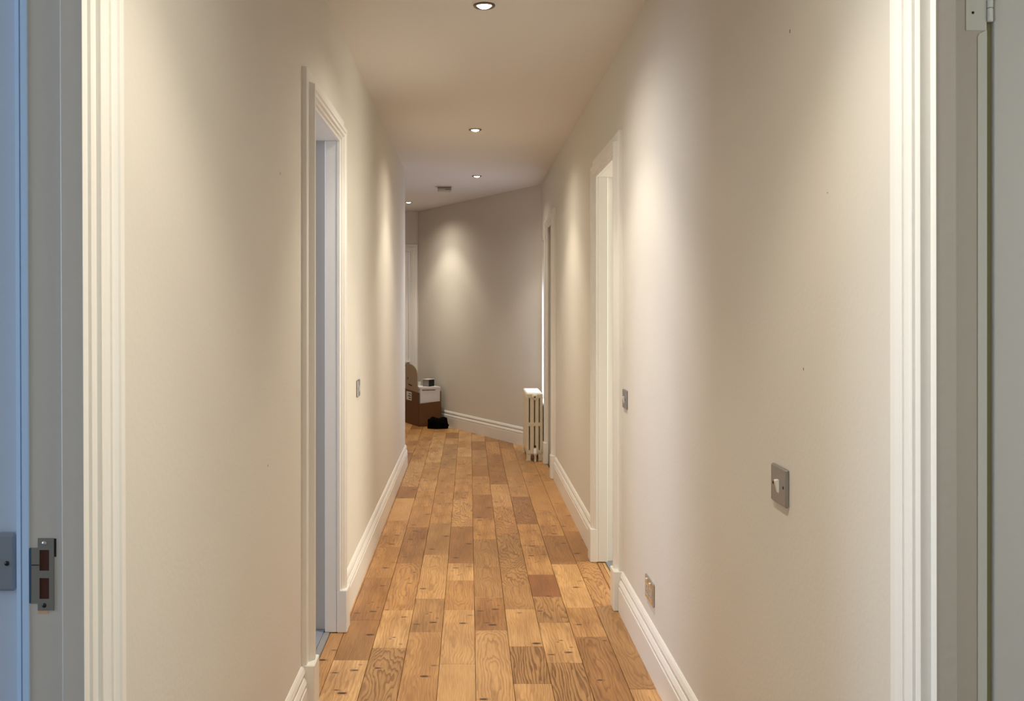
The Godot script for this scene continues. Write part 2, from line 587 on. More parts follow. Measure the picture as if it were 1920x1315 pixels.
func board(fl: Node, x0: float, x1: float, d0: float, d1: float, look: String) -> void:
	if d1 - d0 < 0.01:
		return
	var g := 0.0008
	var l := d1 - d0 - 2 * g
	var v0 := rng.randf() * maxf(0.0, 0.99 - l)
	var u0 := 0.0
	if x1 - x0 < 0.1:
		u0 = rng.randf() * 0.6
	var o := put_mesh("plank", plank_mesh(x1 - x0 - 2 * g, l, u0, v0, rng.randf() < 0.5), oak_board(look[0], int(look[1])), fl)
	o.position = Vector3(x0 + g, rng.randf_range(-0.0003, 0.0003), -d1 + g)

func baseboards() -> void:
	var R := Vector3.RIGHT
	skirt("baseboard_left", [[Vector3(-0.55, 0, -1.56), Vector3(-0.55, 0, -3.146), R], [Vector3(-0.55, 0, -4.09), Vector3(-0.55, 0, -8.237), R], [Vector3(-0.571, 0, -8.216), Vector3(-2.4, 0, -8.216), Vector3(0, 0, -1)]], "white moulded skirting board along the left wall")
	skirt("baseboard_right", [[Vector3(0.683, 0, -1.58), Vector3(0.683, 0, -4.266), -R], [Vector3(0.683, 0, -5.195), Vector3(0.683, 0, -7.568), -R], [Vector3(0.683, 0, -8.40), Vector3(0.683, 0, -9.0), -R]], "white moulded skirting board along the right wall")
	var inward := Vector3(-0.8919, 0, 0.4523)
	skirt("baseboard_diagonal", [[Vector3(0.66, 0, -9.183), Vector3(-0.60, 0, -11.667), inward]], "white moulded skirting board along the angled far wall")
	skirt("baseboard_far", [[Vector3(-1.64, 0, -11.72), Vector3(-2.39, 0, -11.72), Vector3(0, 0, 1)]], "skirting board on the far wall left of the far door")

# the two doorways beside the viewer: only their far jambs and casings are in the picture
func viewer_doorway() -> void:
	var d := thing("door_1", "stepped cream door frame with a steel strike plate at the left picture edge", "doorway", Vector3.ZERO, 0.0, "", "structure")
	var lean := Vector3(0.0040, 0, 0)
	var o := Vector3(0, 1.285, 0)
	var A := Vector3(1, 0, 0)
	var B := Vector3(0, 0, -1)
	# (x, distance): treads look into the hall, risers look back at the viewer
	var st := begin()
	ext(st, PackedVector2Array([Vector2(-0.5570, 1.3850), Vector2(-0.5570, 1.4035), Vector2(-0.5522, 1.4040), Vector2(-0.5520, 1.4230), Vector2(-0.5450, 1.4235), Vector2(-0.5450, 1.4300), Vector2(-0.5458, 1.4312), Vector2(-0.5438, 1.4345), Vector2(-0.5422, 1.4400), Vector2(-0.5420, 1.4460), Vector2(-0.5432, 1.4520), Vector2(-0.5446, 1.4545), Vector2(-0.5412, 1.4552), Vector2(-0.5410, 1.4615), Vector2(-0.5392, 1.4640), Vector2(-0.5362, 1.4675), Vector2(-0.5328, 1.4695), Vector2(-0.5322, 1.4720), Vector2(-0.5322, 1.4840), Vector2(-0.5340, 1.4860), Vector2(-0.5500, 1.4860), Vector2(-0.5500, 1.4705), Vector2(-0.5577, 1.4700), Vector2(-0.5577, 1.3850)]), o, A, B, Vector3.DOWN, -0.80, 1.284, 0.0, 0.0, lean)
	part("casing_leg", st, M.gloss_paint, d, "cream stepped casing")
	st = begin()
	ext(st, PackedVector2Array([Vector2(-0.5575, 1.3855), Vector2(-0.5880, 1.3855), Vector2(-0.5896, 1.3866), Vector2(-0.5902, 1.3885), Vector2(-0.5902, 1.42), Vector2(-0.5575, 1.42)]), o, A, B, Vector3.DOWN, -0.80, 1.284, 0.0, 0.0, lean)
	part("door_stop", st, M.shaded_jamb_paint, d, "door stop with shade painted into its grey")
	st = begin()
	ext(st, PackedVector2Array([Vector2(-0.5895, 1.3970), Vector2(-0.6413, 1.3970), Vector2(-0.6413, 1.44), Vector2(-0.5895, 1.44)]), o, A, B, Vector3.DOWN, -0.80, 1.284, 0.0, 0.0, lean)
	part("jamb_lining", st, M.shaded_jamb_paint, d, "left jamb with shade painted into its grey")
	st = begin()
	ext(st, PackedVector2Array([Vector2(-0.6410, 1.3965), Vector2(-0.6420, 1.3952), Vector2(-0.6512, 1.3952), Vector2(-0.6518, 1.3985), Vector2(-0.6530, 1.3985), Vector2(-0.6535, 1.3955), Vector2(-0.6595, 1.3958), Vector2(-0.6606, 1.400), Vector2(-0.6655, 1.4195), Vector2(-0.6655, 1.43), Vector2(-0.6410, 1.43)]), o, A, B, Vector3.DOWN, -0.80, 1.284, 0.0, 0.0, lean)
	part("room_side_bead", st, M.daylight_blue_gloss, d, "narrow edge moulding with blue daylight painted in")
	# strike plate let into the jamb, facing the viewer
	var Q := func(u: float, y: float, out: float) -> Vector3: return Vector3(-0.6389 + u, y, -1.3970 + out)
	var sp := begin()
	for r in [[0.0113, 0.0139, 0.9100, 1.0152], [0.0139, 0.0279, 0.9982, 1.0152], [0.0139, 0.0279, 0.9573, 0.9680], [0.0139, 0.0279, 0.9100, 0.9270], [0.0279, 0.0349, 0.9100, 1.0152], [0.0020, 0.0113, 0.9200, 1.0010]]:
		cbox(sp, Q.call(r[0], r[2], -0.001), Q.call(r[1], r[3], 0.0013), 0.0)
	var plate := part("strike_plate", sp, M.old_steel, d, "worn steel strike plate with two openings")
	var lip := begin()
	cbox(lip, Q.call(-0.0030, 0.9200, -0.004), Q.call(0.0020, 1.0010, 0.0012), 0.001)
	part("strike_lip", lip, M.daylight_blue_steel, plate, "rounded lip of the strike plate, tinted with blue daylight")
	for h in [[0.9680, 0.9982], [0.9270, 0.9573]]:
		var hs := begin()
		cbox(hs, Q.call(0.0139, h[0], -0.001), Q.call(0.0279, h[1], 0.0003), 0.0)
		part("latch_hole", hs, M.raw_wood, plate, "dark wood-lined latch opening")
	for y in [1.0080, 0.9175]:
		var sc := begin(true)
		lathe(sc, [Vector2(0.0034, 0), Vector2(0.0031, 0.0008), Vector2(0, 0.0011)], Q.call(0.0208, y, 0.0012), Vector3.BACK, 16)
		part("screw", sc, M.chrome if y > 1.0 else M.dark_steel, plate, "bright cross-head screw" if y > 1.0 else "dark tarnished screw")
	sp = begin()
	cbox(sp, Q.call(0.0351, 0.9880, -0.001), Q.call(0.0378, 1.0145, 0.0004), 0.0)
	part("recess_shade", sp, M.dark, plate, "recess beside the plate, its shade painted dark")  # dark strip standing in for the shade in the recess
	sp = begin()
	cbox(sp, Q.call(0.0025, 0.9755, 0.0), Q.call(0.0135, 0.9770, 0.0016), 0.0)
	part("scored_line", sp, M.dark, plate)
	sp = begin()
	cbox(sp, Q.call(0.0115, 0.9050, -0.001), Q.call(0.0260, 0.9098, 0.0004), 0.0)
	part("bare_wood_chip", sp, M.bare_wood, plate, "bare wood below the plate")

	d = thing("door_6", "white stepped door frame with an open grey door at the right picture edge", "doorway", Vector3.ZERO, 0.0, "", "structure")
	lean *= 0.3
	st = begin()
	ext(st, PackedVector2Array([Vector2(0.6906, 1.4200), Vector2(0.6906, 1.4368), Vector2(0.6752, 1.4372), Vector2(0.6750, 1.4530), Vector2(0.6704, 1.4536), Vector2(0.6702, 1.4587), Vector2(0.6710, 1.4597), Vector2(0.6692, 1.4625), Vector2(0.6676, 1.4675), Vector2(0.6675, 1.4720), Vector2(0.6685, 1.4765), Vector2(0.6694, 1.4780), Vector2(0.6664, 1.4786), Vector2(0.6660, 1.4820), Vector2(0.6645, 1.4850), Vector2(0.6625, 1.4900), Vector2(0.6612, 1.4935), Vector2(0.6610, 1.5080), Vector2(0.6625, 1.5100), Vector2(0.6830, 1.5100), Vector2(0.6830, 1.4955), Vector2(0.6912, 1.4950), Vector2(0.6912, 1.4200)]), o, A, B, Vector3.DOWN, -0.80, 1.284, 0.0, 0.0, lean)
	part("casing_leg", st, M.gloss_paint, d, "white stepped casing")
	st = begin()
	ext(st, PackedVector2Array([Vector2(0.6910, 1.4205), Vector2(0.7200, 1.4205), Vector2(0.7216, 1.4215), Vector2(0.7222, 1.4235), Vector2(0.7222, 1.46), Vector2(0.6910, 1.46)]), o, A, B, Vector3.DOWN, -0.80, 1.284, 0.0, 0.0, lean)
	part("door_stop", st, M.shaded_jamb_paint, d, "door stop with painted-in shade")
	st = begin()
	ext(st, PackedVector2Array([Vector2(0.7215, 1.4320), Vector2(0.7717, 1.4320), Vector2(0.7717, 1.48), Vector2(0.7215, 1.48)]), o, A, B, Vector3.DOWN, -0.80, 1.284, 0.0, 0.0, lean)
	part("jamb_lining", st, M.shaded_jamb_paint, d, "right jamb with painted-in shade")
	st = begin()
	ext(st, PackedVector2Array([Vector2(0.7580, 0.0), Vector2(0.7580, 1.7540), Vector2(0.7600, 1.7590), Vector2(0.7716, 1.7650), Vector2(0.7716, 0.0)]), Vector3(0, 0, -1.4321), A, Vector3.UP, Vector3.BACK, -0.0005, 0.0012)
	part("hinge_rebate", st, M.patch_paint, d, "paler strip of thick paint beside the open door")
	st = begin()
	box_at(st, 0.7718, 0.7806, 0.0, 2.04, 1.4380, 1.4700)
	part("frame_edge", st, M.daylight_olive_edge, d, "frame edge in the hinge gap with olive daylight painted in")
	st = begin()
	cbox(st, Vector3(0.7400, 1.7640, -1.4322), Vector3(0.7712, 1.8700, -1.4306), 0.0006)
	var hg := part("hinge_leaf", st, M.patch_paint, d, "painted-over hinge leaf")
	var kn := begin(true)
	lathe(kn, [Vector2(0, 0), Vector2(0.0040, 0.0003), Vector2(0.0044, 0.0015), Vector2(0.0044, 0.0190), Vector2(0.0040, 0.0200)], Vector3(0.7757, 1.7765, -1.4300), Vector3.UP, 18)
	lathe(kn, [Vector2(0.0040, 0.0207), Vector2(0.0044, 0.0217), Vector2(0.0044, 0.090)], Vector3(0.7757, 1.7765, -1.4300), Vector3.UP, 18)
	part("hinge_knuckle", kn, M.patch_paint, hg)
	kn = begin(true)
	lathe(kn, [Vector2(0.0021, 0), Vector2(0.0018, 0.0008), Vector2(0, 0.0008)], Vector3(0.7505, 1.7905, -1.4306), Vector3.BACK, 12)
	part("screw", kn, M.dark_steel, hg)
	st = begin()
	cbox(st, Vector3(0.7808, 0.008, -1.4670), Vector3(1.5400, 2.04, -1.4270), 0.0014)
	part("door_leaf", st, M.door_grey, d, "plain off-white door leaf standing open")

func doorways() -> void:
	var H := 2.045
	var d := thing("door_2", "cream moulded doorway in the left wall with its door open", "doorway", Vector3.ZERO, 0.0, "", "structure")
	door_casing(d, -0.55, 1.0, 3.250, 3.985, H, 0.178)
	var st := begin()
	box_at(st, -0.70, -0.551, 0.0, H, 3.215, 3.247, 0.002)
	part("jamb_lining", st, M.gloss_paint, d)
	st = begin()
	box_at(st, -0.600, -0.551, 0.002, H + 0.002, 3.988, 4.034, 0.002)
	part("door_stop", st, M.gloss_paint, d)
	st = begin()
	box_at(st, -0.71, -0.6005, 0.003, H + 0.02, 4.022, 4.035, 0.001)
	part("jamb_lining", st, M.shaded_jamb_paint, d)
	st = begin()
	box_at(st, -0.70, -0.551, H + 0.001, 2.075, 3.247, 3.988, 0.002)
	part("head_lining", st, M.gloss_paint, d)
	st = begin()
	box_at(st, -0.605, -0.579, -0.012, 0.004, 3.25, 3.985, 0.003)
	part("threshold_strip", st, M.grey_card, d, "grey threshold strip on the floor")
	# the other room's open door leaf, folded back against its wall
	st = begin()
	box_at(st, -1.46, -0.715, 0.01, 2.03, 4.036, 4.074, 0.003)
	part("door_leaf", st, M.gloss_paint, d)
	d = thing("door_3", "cream moulded doorway in the right wall, bright inside", "doorway", Vector3.ZERO, 0.0, "", "structure")
	door_casing(d, 0.683, -1.0, 4.372, 5.09, H, 0.178)
	st = begin()
	box_at(st, 0.684, 0.833, 0.0, H, 4.335, 4.369, 0.002)
	part("jamb_lining", st, M.gloss_paint, d)
	st = begin()
	box_at(st, 0.684, 0.735, 0.002, H + 0.002, 5.093, 5.125, 0.002)
	part("door_stop", st, M.gloss_paint, d)
	st = begin()
	box_at(st, 0.7355, 0.835, 0.003, H + 0.02, 5.108, 5.125, 0.002)
	part("jamb_lining", st, M.gloss_paint, d)
	st = begin()
	box_at(st, 0.684, 0.833, H + 0.001, 2.075, 4.369, 5.093, 0.002)
	part("head_lining", st, M.gloss_paint, d)
	# closed door near the radiator
	d = thing("door_4", "closed cream door set in the right wall beside the radiator", "door", Vector3.ZERO, 0.0, "", "structure")
	door_casing(d, 0.683, -1.0, 7.672, 8.290, 2.045, 0.185)
	st = begin()
	box_at(st, 0.735, 0.775, 0.006, 2.043, 7.66, 8.31, 0.003)
	var leaf := part("door_leaf", st, M.gloss_paint, d)
	st = begin()
	ext(st, skirting, Vector3(0.735, 0.0, -7.70), Vector3(-1, 0, 0), Vector3.UP, Vector3(0, 0, -1), 0.0, 0.58)
	part("kick_moulding", st, M.gloss_paint, d, "white moulding along the foot of the door")
	st = begin()
	cbox(st, Vector3(0.7295, 0.84, -8.23), Vector3(0.7352, 1.08, -8.19), 0.002)
	var bp := part("handle_plate", st, M.white_plastic, leaf, "white long handle plate")
	for y in [1.07, 0.855]:
		st = begin(true)
		lathe(st, [Vector2(0.006, 0.0), Vector2(0.006, 0.010), Vector2(0.014, 0.016), Vector2(0.015, 0.024), Vector2(0.009, 0.031), Vector2(0, 0.033)], Vector3(0.7295, y, -8.21), Vector3(-1, 0, 0), 16)
		part("door_knob", st, M.white_plastic, leaf, "small white door knob")
	st = begin()
	cbox(st, Vector3(0.716, 0.895, -8.222), Vector3(0.731, 0.925, -8.198), 0.003)
	part("keyhole_cover", st, M.dark_steel, leaf, "dark metal keyhole cover")
	# window over the radiator
	d = thing("window_1", "tall narrow window in the right wall behind the radiator", "window", Vector3.ZERO, 0.0, "", "structure")
	st = begin()
	for r in [[8.46, 8.50, 0.50, 1.98], [8.98, 9.02, 0.50, 1.98], [8.46, 9.02, 0.50, 0.54], [8.46, 9.02, 1.94, 1.98], [8.46, 9.02, 1.22, 1.26]]:
		box_at(st, 0.775, 0.815, r[2], r[3], r[0], r[1], 0.003)
	part("window_frame", st, M.gloss_paint, d)
	st = begin()
	box_at(st, 0.793, 0.797, 0.54, 1.94, 8.50, 8.98)
	part("window_pane", st, M.glass, d)
	st = begin()
	box_at(st, 0.657, 0.778, 0.478, 0.503, 8.425, 9.03, 0.004)
	part("window_sill", st, M.gloss_paint, d)

func hall_end() -> void:
	var d := thing("door_5", "shaded cream door in the far wall behind the cardboard boxes", "door", Vector3.ZERO, 0.0, "", "structure")
	var st := begin()
	box_at(st, -1.49, -0.745, 0.008, 2.035, 11.735, 11.775, 0.004)
	var leaf := part("door_leaf", st, M.gloss_paint, d)
	st = begin()
	box_at(st, -0.741, -0.69, 0.0, 2.075, 11.722, 11.80, 0.002)
	box_at(st, -1.54, -1.494, 0.0, 2.075, 11.722, 11.80, 0.002)
	box_at(st, -1.494, -0.741, 2.039, 2.08, 11.722, 11.80, 0.002)
	part("frame_lining", st, M.gloss_paint, d)
	for k in [[-0.715, 1.0], [-1.52, -1.0]]:
		st = begin()
		ext(st, casing, Vector3(k[0], 0, -11.72), Vector3(k[1], 0, 0) * 0.83, Vector3(0, 0, 1), Vector3.UP, 0.0, 2.045, 0.0, 0.83)
		part("casing_leg", st, M.gloss_paint, d)
	st = begin()
	ext(st, casing, Vector3(-1.52, 2.045, -11.72), Vector3.UP * 0.83, Vector3(0, 0, 1), Vector3(1, 0, 0), 0.0, 0.805, -0.83, 0.83)
	part("casing_head", st, M.gloss_paint, d)
	st = begin()
	box_at(st, -0.752, -0.738, 1.71, 1.81, 11.712, 11.732, 0.003)
	part("hinge_leaf", st, M.gloss_paint, d, "painted hinge on the door edge")
	# low lever handle
	st = begin()
	cbox(st, Vector3(-0.752, 0.615, -11.735), Vector3(-0.738, 0.688, -11.70), 0.003)
	cbox(st, Vector3(-0.80, 0.640, -11.715), Vector3(-0.740, 0.656, -11.695), 0.003)
	var hb := part("door_handle", st, M.brown_handle, leaf, "dark handle with a pale cap")
	st = begin()
	cbox(st, Vector3(-0.772, 0.688, -11.735), Vector3(-0.728, 0.704, -11.66), 0.004)
	part("handle_cap", st, M.white_plastic, hb)

# ------------------------------------------------------------------ lamps
func downlights() -> void:
	var spots := [[0.06, 1.36, "chrome recessed downlight nearest the viewer, out of the picture overhead", 1.0], [0.058, 3.739, "large bright recessed downlight at the top edge of the picture", 1.0], [0.039, 6.34, "second recessed downlight down the ceiling, above the two doorways", 1.0], [0.067, 8.565, "third recessed downlight, just short of the angled wall", 0.68], [-0.676, 10.673, "farthest downlight, half hidden by the end of the left wall", 0.82]]
	for s in spots:
		var at := Vector3(s[0], CEIL, -s[1])
		var t := thing("downlight", s[2], "downlight", at, 0.0, "recessed downlights along the hall ceiling")
		var st := begin(true)
		lathe(st, [Vector2(0.0425, 0.0005), Vector2(0.0425, -0.0035), Vector2(0.040, -0.006), Vector2(0.035, -0.0065), Vector2(0.031, -0.0035), Vector2(0.029, 0.0005)], Vector3.ZERO, Vector3.UP, 36)
		part("trim_ring", st, M.bronze_chrome, t)
		st = begin(true)
		lathe(st, [Vector2(0.029, 0.0), Vector2(0.027, -0.004), Vector2(0.020, -0.009), Vector2(0.010, -0.012), Vector2(0, -0.013)], Vector3.ZERO, Vector3.UP, 28)
		part("bulb", st, M.bulb, t)
		for k in [[0.77, 51.0, 0.5], [1.08, 34.0, 1.0], [0.84, 76.0, 1.0]]:
			var l := SpotLight3D.new()
			l.name = "beam"
			l.light_color = Color(1.0, 0.957, 0.878)
			l.light_energy = k[0] * s[3]
			l.spot_angle = k[1]
			l.spot_angle_attenuation = k[2]
			l.spot_range = 12.0
			l.spot_attenuation = 2.0
			l.light_size = 0.022
			l.shadow_enabled = true
			t.add_child(l, true)
			l.position = Vector3(0, -0.020, 0)
			l.rotation.x = -PI / 2

func alarm() -> void:
	var t := thing("smoke_alarm", "small rectangular smoke alarm on the ceiling before the angled wall", "smoke alarm", Vector3(-0.24, CEIL, -9.32))
	var st := begin()
	cbox(st, Vector3(-0.07, -0.012, -0.05), Vector3(0.07, 0.0, 0.05), 0.002)
	part("base_plate", st, M.alarm_plastic, t)
	st = begin()
	cbox(st, Vector3(-0.066, -0.050, -0.046), Vector3(0.066, -0.016, 0.046), 0.006)
	part("cover", st, M.alarm_plastic, t)
	st = begin()
	cbox(st, Vector3(-0.064, -0.018, -0.044), Vector3(0.064, -0.010, 0.044), 0.0)
	cbox(st, Vector3(0.010, -0.034, 0.0455), Vector3(0.064, -0.030, 0.0468), 0.0)
	part("vent_gap", st, M.dark, t)

# ------------------------------------------------------------------ switches and sockets
func light_switch(label: String, at: Vector3, turn: float, w: float) -> void:
	var t := thing("light_switch", label, "light switch", at, turn, "steel light switches on the walls")
	var h := 0.0825
	var st := begin()
	cbox(st, Vector3(-w / 2, -h / 2, 0.0), Vector3(w / 2, h / 2, 0.0085), 0.003)
	part("face_plate", st, M.brushed, t)
	st = begin()
	ext(st, PackedVector2Array([Vector2(0.0083, 0.0125), Vector2(0.0150, 0.0115), Vector2(0.0158, 0.0095), Vector2(0.0095, -0.016), Vector2(0.0083, -0.016)]), Vector3(0, 0, 0), Vector3.BACK, Vector3.UP, Vector3.RIGHT, -0.0065, 0.0065)
	part("toggle", st, M.white_plastic, t, "pale wedge-shaped toggle")
	for x in [-0.034, 0.034]:
		st = begin(true)
		lathe(st, [Vector2(0.0036, 0), Vector2(0.0034, 0.0009), Vector2(0, 0.0011)], Vector3(x, 0, 0.0083), Vector3.BACK, 14)
		part("screw", st, M.dark_steel, t)

func switches() -> void:
	light_switch("satin steel light switch alone on the near right wall", Vector3(0.683, 0.963, -2.098), -PI / 2, 0.102)
	light_switch("small steel light switch just in front of the right doorway", Vector3(0.683, 0.953, -4.185), -PI / 2, 0.098)
	light_switch("dark steel light switch on the left wall beyond the left doorway", Vector3(-0.55, 0.956, -4.72), PI / 2, 0.098)
	# double socket low on the right wall
	var t := thing("wall_socket", "polished steel double socket low on the right wall above the skirting", "socket", Vector3(0.683, 0.288, -3.612), -PI / 2)
	var st := begin()
	cbox(st, Vector3(-0.076, -0.0435, 0.0), Vector3(0.076, 0.0435, 0.0085), 0.003)
	part("face_plate", st, M.polished, t)
	for x in [-0.034, 0.034]:
		st = begin()
		cbox(st, Vector3(x - 0.024, -0.030, 0.0075), Vector3(x + 0.024, 0.014, 0.0092), 0.0008)
		var ins := part("socket_insert", st, M.grey_plastic, t)
		st = begin()
		for hole in [[-0.002, 0.006, 0.002, 0.004], [-0.011, -0.014, 0.0032, 0.0018], [0.011, -0.014, 0.0032, 0.0018]]:
			cbox(st, Vector3(x + hole[0] - hole[2], hole[1] - hole[3], 0.0088), Vector3(x + hole[0] + hole[2], hole[1] + hole[3], 0.0095), 0.0)
		part("pin_holes", st, M.dark, ins)
		st = begin()
		ext(st, PackedVector2Array([Vector2(0.008, 0.020), Vector2(0.0135, 0.034), Vector2(0.0115, 0.036), Vector2(0.008, 0.036)]), Vector3(x, 0, 0), Vector3.BACK, Vector3.UP, Vector3.RIGHT, -0.007, 0.007)
		part("rocker", st, M.white_plastic, t, "white rocker switch")
	# bevelled plate on the near room's wall, cut by the picture's left edge
	t = thing("light_switch", "grey metal light switch with sloping edges on the blue-tinted wall at far left", "light switch", Vector3(-0.7095, 0.976, -1.420), 0.0, "steel light switches on the walls")
	st = begin()
	cbox(st, Vector3(-0.043, -0.0428, 0.0), Vector3(0.043, 0.0428, 0.0105), 0.0070)
	part("face_plate", st, M.satin_plate, t)
	st = begin(true)
	lathe(st, [Vector2(0.0036, 0), Vector2(0.0034, 0.0011), Vector2(0, 0.0013)], Vector3(0.0305, -0.001, 0.0104), Vector3.BACK, 16)
	part("screw", st, M.dark_steel, t)
	st = begin()
	cbox(st, Vector3(-0.016, -0.012, 0.0100), Vector3(0.002, 0.012, 0.0150), 0.002)
	part("rocker", st, M.white_plastic, t)

# ------------------------------------------------------------------ radiator
func radiator() -> void:
	var t := thing("radiator", "cream cast iron column radiator at the end of the right wall", "radiator", Vector3(0.576, 0, -8.467))
	var hw := 0.073
	var n := 9
	var mesh: ArrayMesh
	for k in n:
		if mesh == null:
			var st := begin()
			var th := 0.056
			var cols := [[-hw, -0.0495], [-0.0405, -0.0045], [0.0045, 0.0375], [0.0465, hw]]
			for c in cols:
				cbox(st, Vector3(c[0], 0.075, -th), Vector3(c[1], 0.57, 0.0), 0.006)
			cbox(st, Vector3(-hw + 0.001, 0.552, -0.0605), Vector3(hw - 0.001, 0.598, 0.001), 0.009)
			cbox(st, Vector3(-hw + 0.001, 0.306, -th - 0.002), Vector3(hw - 0.001, 0.340, 0.0008), 0.004)
			cbox(st, Vector3(-hw + 0.004, 0.058, -0.0605), Vector3(hw - 0.004, 0.096, 0.0008), 0.008)
			cbox(st, Vector3(-0.006, 0.09, -th), Vector3(0.006, 0.114, 0.0006), 0.002)
			cbox(st, Vector3(-0.006, 0.535, -th), Vector3(0.006, 0.556, 0.0006), 0.002)
			mesh = fin(st)
		var o := put_mesh("section", mesh, M.radiator, t)
		o.position = Vector3(0, 0, -0.0605 * k)
	for z in [-0.028, -0.0605 * (n - 1) - 0.028]:
		for x in [-0.052, 0.052]:
			var st := begin()
			ext(st, PackedVector2Array([Vector2(-0.020, 0.066), Vector2(-0.016, 0.012), Vector2(-0.022, 0.0), Vector2(0.022, 0.0), Vector2(0.016, 0.012), Vector2(0.020, 0.066)]), Vector3(x, 0.001, z), Vector3.RIGHT, Vector3.UP, Vector3.BACK, -0.022, 0.022)
			part("foot", st, M.radiator, t)
	var st2 := begin(true)
	lathe(st2, [Vector2(0.026, -0.004), Vector2(0.026, 0.012), Vector2(0.023, 0.016), Vector2(0.016, 0.017), Vector2(0.014, 0.022), Vector2(0.006, 0.022), Vector2(0.006, 0.015), Vector2(0, 0.015)], Vector3(0.0, 0.566, 0.0), Vector3.BACK, 22)
	var plug := part("end_plug", st2, M.radiator, t)
	st2 = begin()
	cbox(st2, Vector3(-0.006, 0.560, 0.010), Vector3(0.006, 0.572, 0.0226), 0.0)
	part("key_socket", st2, M.dark, plug)
	st2 = begin(true)
	lathe(st2, [Vector2(0.010, -0.070), Vector2(0.010, -0.014), Vector2(0.016, -0.012), Vector2(0.016, 0.012), Vector2(0.014, 0.014), Vector2(0.014, 0.040), Vector2(0.011, 0.044), Vector2(0, 0.045)], Vector3(0.004, 0.0705, 0.032), Vector3.UP, 18)
	lathe(st2, [Vector2(0.010, -0.04), Vector2(0.010, 0.0)], Vector3(0.004, 0.073, 0.032), Vector3.BACK, 14)
	var valve := part("lockshield_valve", st2, M.white_plastic, t)
	st2 = begin()
	cbox(st2, Vector3(-0.006, 0.120, 0.0006), Vector3(0.012, 0.138, 0.0018), 0.0)
	part("bleed_hole", st2, M.dark, valve)

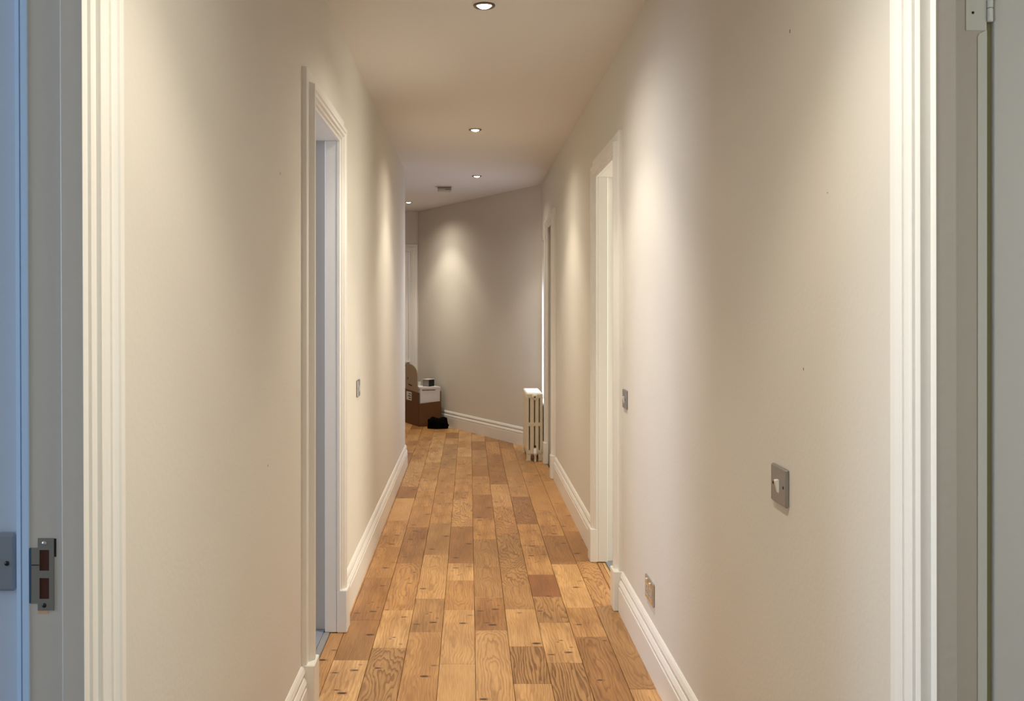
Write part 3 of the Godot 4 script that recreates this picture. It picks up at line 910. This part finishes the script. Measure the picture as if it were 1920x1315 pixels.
# ------------------------------------------------------------------ boxes at the far end
func boxes() -> void:
	# open brown carton, corner towards the viewer
	var c := Vector3(-0.575, 0, -10.92)           # front bottom corner
	var r := Vector3(0.252, 0, -0.070)            # along its right face
	var l := Vector3(-0.23, 0, -0.53)             # along its left face
	var t := thing("cardboard_box", "open brown cardboard box in the far corner holding a white carton", "box")
	var slab := func(a: Vector3, b: Vector3, inward: Vector3, y0: float, y1a: float, y1b: float, th := 0.006) -> SurfaceTool:
		var st := begin()
		var q := inward.normalized() * th
		var p := [a + Vector3.UP * y0, b + Vector3.UP * y0, b + Vector3.UP * y1b, a + Vector3.UP * y1a]
		var mid := (a + b) / 2 + q / 2
		quad(st, p[0], p[1], p[2], p[3], -inward)
		quad(st, p[0] + q, p[1] + q, p[2] + q, p[3] + q, inward)
		for i in 4:
			var k := (i + 1) % 4
			var cen: Vector3 = (p[i] + p[k]) / 2 + q / 2
			quad(st, p[i], p[k], p[k] + q, p[i] + q, cen - (mid + Vector3.UP * (y0 + y1a) / 2))
		return st
	part("front_panel", slab.call(c, c + r, l, 0.002, 0.262, 0.285), M.kraft, t)
	part("side_panel", slab.call(c, c + l, r, 0.002, 0.385, 0.40), M.kraft, t)
	part("rear_panel", slab.call(c + l, c + l + r, -l, 0.002, 0.40, 0.40), M.kraft, t)
	part("far_panel", slab.call(c + r, c + l + r, -r, 0.002, 0.40, 0.40), M.kraft, t)
	var bs := begin()
	ext(bs, PackedVector2Array([Vector2(0, 0), Vector2(1, 0), Vector2(1, 1), Vector2(0, 1)]), c, r, l, Vector3.UP, 0.001, 0.006)
	part("base_panel", bs, M.kraft_inside, t)
	var lab := begin()
	var n := Vector3(-l.z, 0, l.x).normalized()
	if n.dot(r) > 0:
		n = -n
	var a := c + l * 0.41 + n * 0.0006
	var b := c + l * 0.72 + n * 0.0006
	quad(lab, a + Vector3.UP * 0.275, b + Vector3.UP * 0.275, b + Vector3.UP * 0.375, a + Vector3.UP * 0.375, n)
	quad(lab, a + Vector3.UP * 0.275 - n * 0.0004, b + Vector3.UP * 0.275 - n * 0.0004, b + Vector3.UP * 0.375 - n * 0.0004, a + Vector3.UP * 0.375 - n * 0.0004, -n)
	var lm := part("shipping_label", lab, M.white_card, t, "white shipping label")
	lab = begin()
	for k in 3:
		var y := 0.355 - 0.026 * k
		var e := a.lerp(b, 0.15) + n * 0.0005
		var f := a.lerp(b, 0.55 + 0.15 * (k % 2)) + n * 0.0005
		quad(lab, e + Vector3.UP * y, f + Vector3.UP * y, f + Vector3.UP * (y - 0.010), e + Vector3.UP * (y - 0.010), n)
	part("printed_marks", lab, M.ink, lm)
	# white carton inside it, its near face flush behind the brown panel
	var o := c + r * 0.085 + l * 0.03
	var rr := r * 0.90
	var ll := l * 0.42
	var w := thing("white_carton", "white printed carton standing inside the brown cardboard box", "carton")
	var cb := begin()
	ext(cb, PackedVector2Array([Vector2(0, 0), Vector2(1, 0), Vector2(1, 1), Vector2(0, 1)]), o, rr, ll, Vector3.UP, 0.008, 0.440)
	part("body", cb, M.white_card, w)
	cb = begin()
	ext(cb, PackedVector2Array([Vector2(-0.01, -0.01), Vector2(1.01, -0.01), Vector2(1.01, 1.0), Vector2(-0.01, 1.0)]), o, rr, ll, Vector3.UP, 0.430, 0.447)
	part("lid", cb, M.white_card, w)
	cb = begin()
	ext(cb, PackedVector2Array([Vector2(-0.01, 1.0), Vector2(0.40, 1.0), Vector2(0.40, 1.08), Vector2(-0.01, 1.08)]), o, rr, ll, Vector3.UP, 0.40, 0.492)
	part("raised_flap", cb, M.white_card, w, "upright grey-white flap at the back")
	# lettering along the top of the near face
	var tm := TextMesh.new()
	tm.text = "WESTINGHOUSE"
	var sf := SystemFont.new()
	sf.font_names = PackedStringArray(["Droid Sans"])
	sf.font_weight = 700
	tm.font = sf
	tm.font_size = 32
	tm.pixel_size = 0.00062
	tm.depth = 0.0012
	tm.horizontal_alignment = HORIZONTAL_ALIGNMENT_LEFT
	var nf := Vector3(-r.z, 0, r.x).normalized()
	if nf.dot(l) > 0:
		nf = -nf
	var word := put_mesh("printed_name", tm, M.ink, w, "dark printed lettering")
	var bx := r.normalized()
	word.transform = Transform3D(Basis(bx, Vector3.UP, bx.cross(Vector3.UP)), o + rr * 0.10 + Vector3.UP * 0.413 + nf * 0.0030)
	# grey box and paper on top
	var g := thing("small_grey_box", "small grey box with a white top on the white carton", "box", o + rr * 0.60 + ll * 0.5 + Vector3.UP * 0.4475, -0.65)
	cb = begin()
	cbox(cb, Vector3(-0.045, 0, -0.05), Vector3(0.045, 0.078, 0.05), 0.002)
	part("body", cb, M.grey_card, g)
	cb = begin()
	cbox(cb, Vector3(-0.047, 0.078, -0.052), Vector3(0.047, 0.084, 0.052), 0.001)
	part("lid", cb, M.white_card, g, "white lid")
	cb = begin()
	cbox(cb, Vector3(0.045, 0.001, -0.049), Vector3(0.0475, 0.077, 0.049), 0.0)
	part("side_panel", cb, M.ink, g, "black side")
	cb = begin()
	cbox(cb, Vector3(-0.037, 0.0, -0.025), Vector3(0.037, 0.004, 0.025), 0.0005)
	var pp := part("folded_paper", cb, M.white_plastic)
	pp.position = o + rr * 0.80 + ll * 0.16 + Vector3.UP * 0.4475
	pp.rotation.y = 0.1
	tag(pp, "bright white folded paper on the right end of the white carton", "paper")
	# tall rounded board leaning in the left of the carton
	var pr := PackedVector2Array()
	var wd := 0.40
	pr.append(Vector2(wd, 0))
	pr.append(Vector2(wd, 0.69))
	for k in 9:
		var an := PI / 2 * k / 8.0
		pr.append(Vector2(0.26 - 0.26 * sin(an), 0.59 + 0.10 * cos(an)))
	pr.append(Vector2(0, 0))
	var bd := thing("rounded_board", "tall beige board with rounded corners standing in the brown box", "board")
	var along := l.normalized()
	var bo := c + l * 0.13 + n * -0.0075 + Vector3.UP * 0.0085
	cb = begin()
	ext(cb, pr, bo, along, Vector3.UP, -n, 0.0, 0.010)
	part("panel", cb, M.beige_card, bd)
	for m in [[0.17, 0.29, 0.432, 0.446], [0.30, 0.325, 0.50, 0.522]]:
		cb = begin()
		var q := bo + n * 0.0006
		quad(cb, q + along * m[0] + Vector3.UP * m[2], q + along * m[1] + Vector3.UP * (m[2] + 0.012), q + along * m[1] + Vector3.UP * (m[3] + 0.012), q + along * m[0] + Vector3.UP * m[3], n)
		part("printed_mark", cb, M.ink, bd)
	# black crumpled bag in front
	var st := begin(true)
	var fn := FastNoiseLite.new()
	fn.seed = 9
	fn.frequency = 1.0
	var rings := 16
	var seg := 36
	var P := func(i: int, k: int) -> Vector3:
		var el := PI * 0.5 * i / rings
		var an := TAU * k / seg
		var d := Vector3(cos(an) * cos(el), sin(el), sin(an) * cos(el))
		var two := 1.0 + 0.16 * absf(d.x) * (d.y) - 0.10 * exp(-pow((d.x + 0.05) / 0.16, 2.0)) * d.y
		var f := two * (1.0 + 0.16 * fn.get_noise_3dv(d * 1.6) + 0.10 * fn.get_noise_3dv(d * 4.5))
		var sq := pow(cos(el), 0.6) if el < PI / 2 - 0.001 else 0.0
		return Vector3(cos(an) * sq * 0.112 * f - (0.012 if d.y > 0.5 else 0.0) * 0.0, pow(sin(el), 0.85) * 0.125 * f, sin(an) * sq * 0.08 * f)
	for i in rings:
		for k in seg:
			var p0: Vector3 = P.call(i, k)
			var p1: Vector3 = P.call(i, (k + 1) % seg)
			var p2: Vector3 = P.call(i + 1, (k + 1) % seg)
			var p3: Vector3 = P.call(i + 1, k)
			tri(st, p0, p1, p2, p0)
			if i + 1 < rings:
				tri(st, p0, p2, p3, p0)
	var bag := part("black_bag", st, M.black_bag)
	bag.position = Vector3(-0.352, 0.0, -10.78)
	tag(bag, "low crumpled black bag on the floor in front of the cardboard box", "bag")
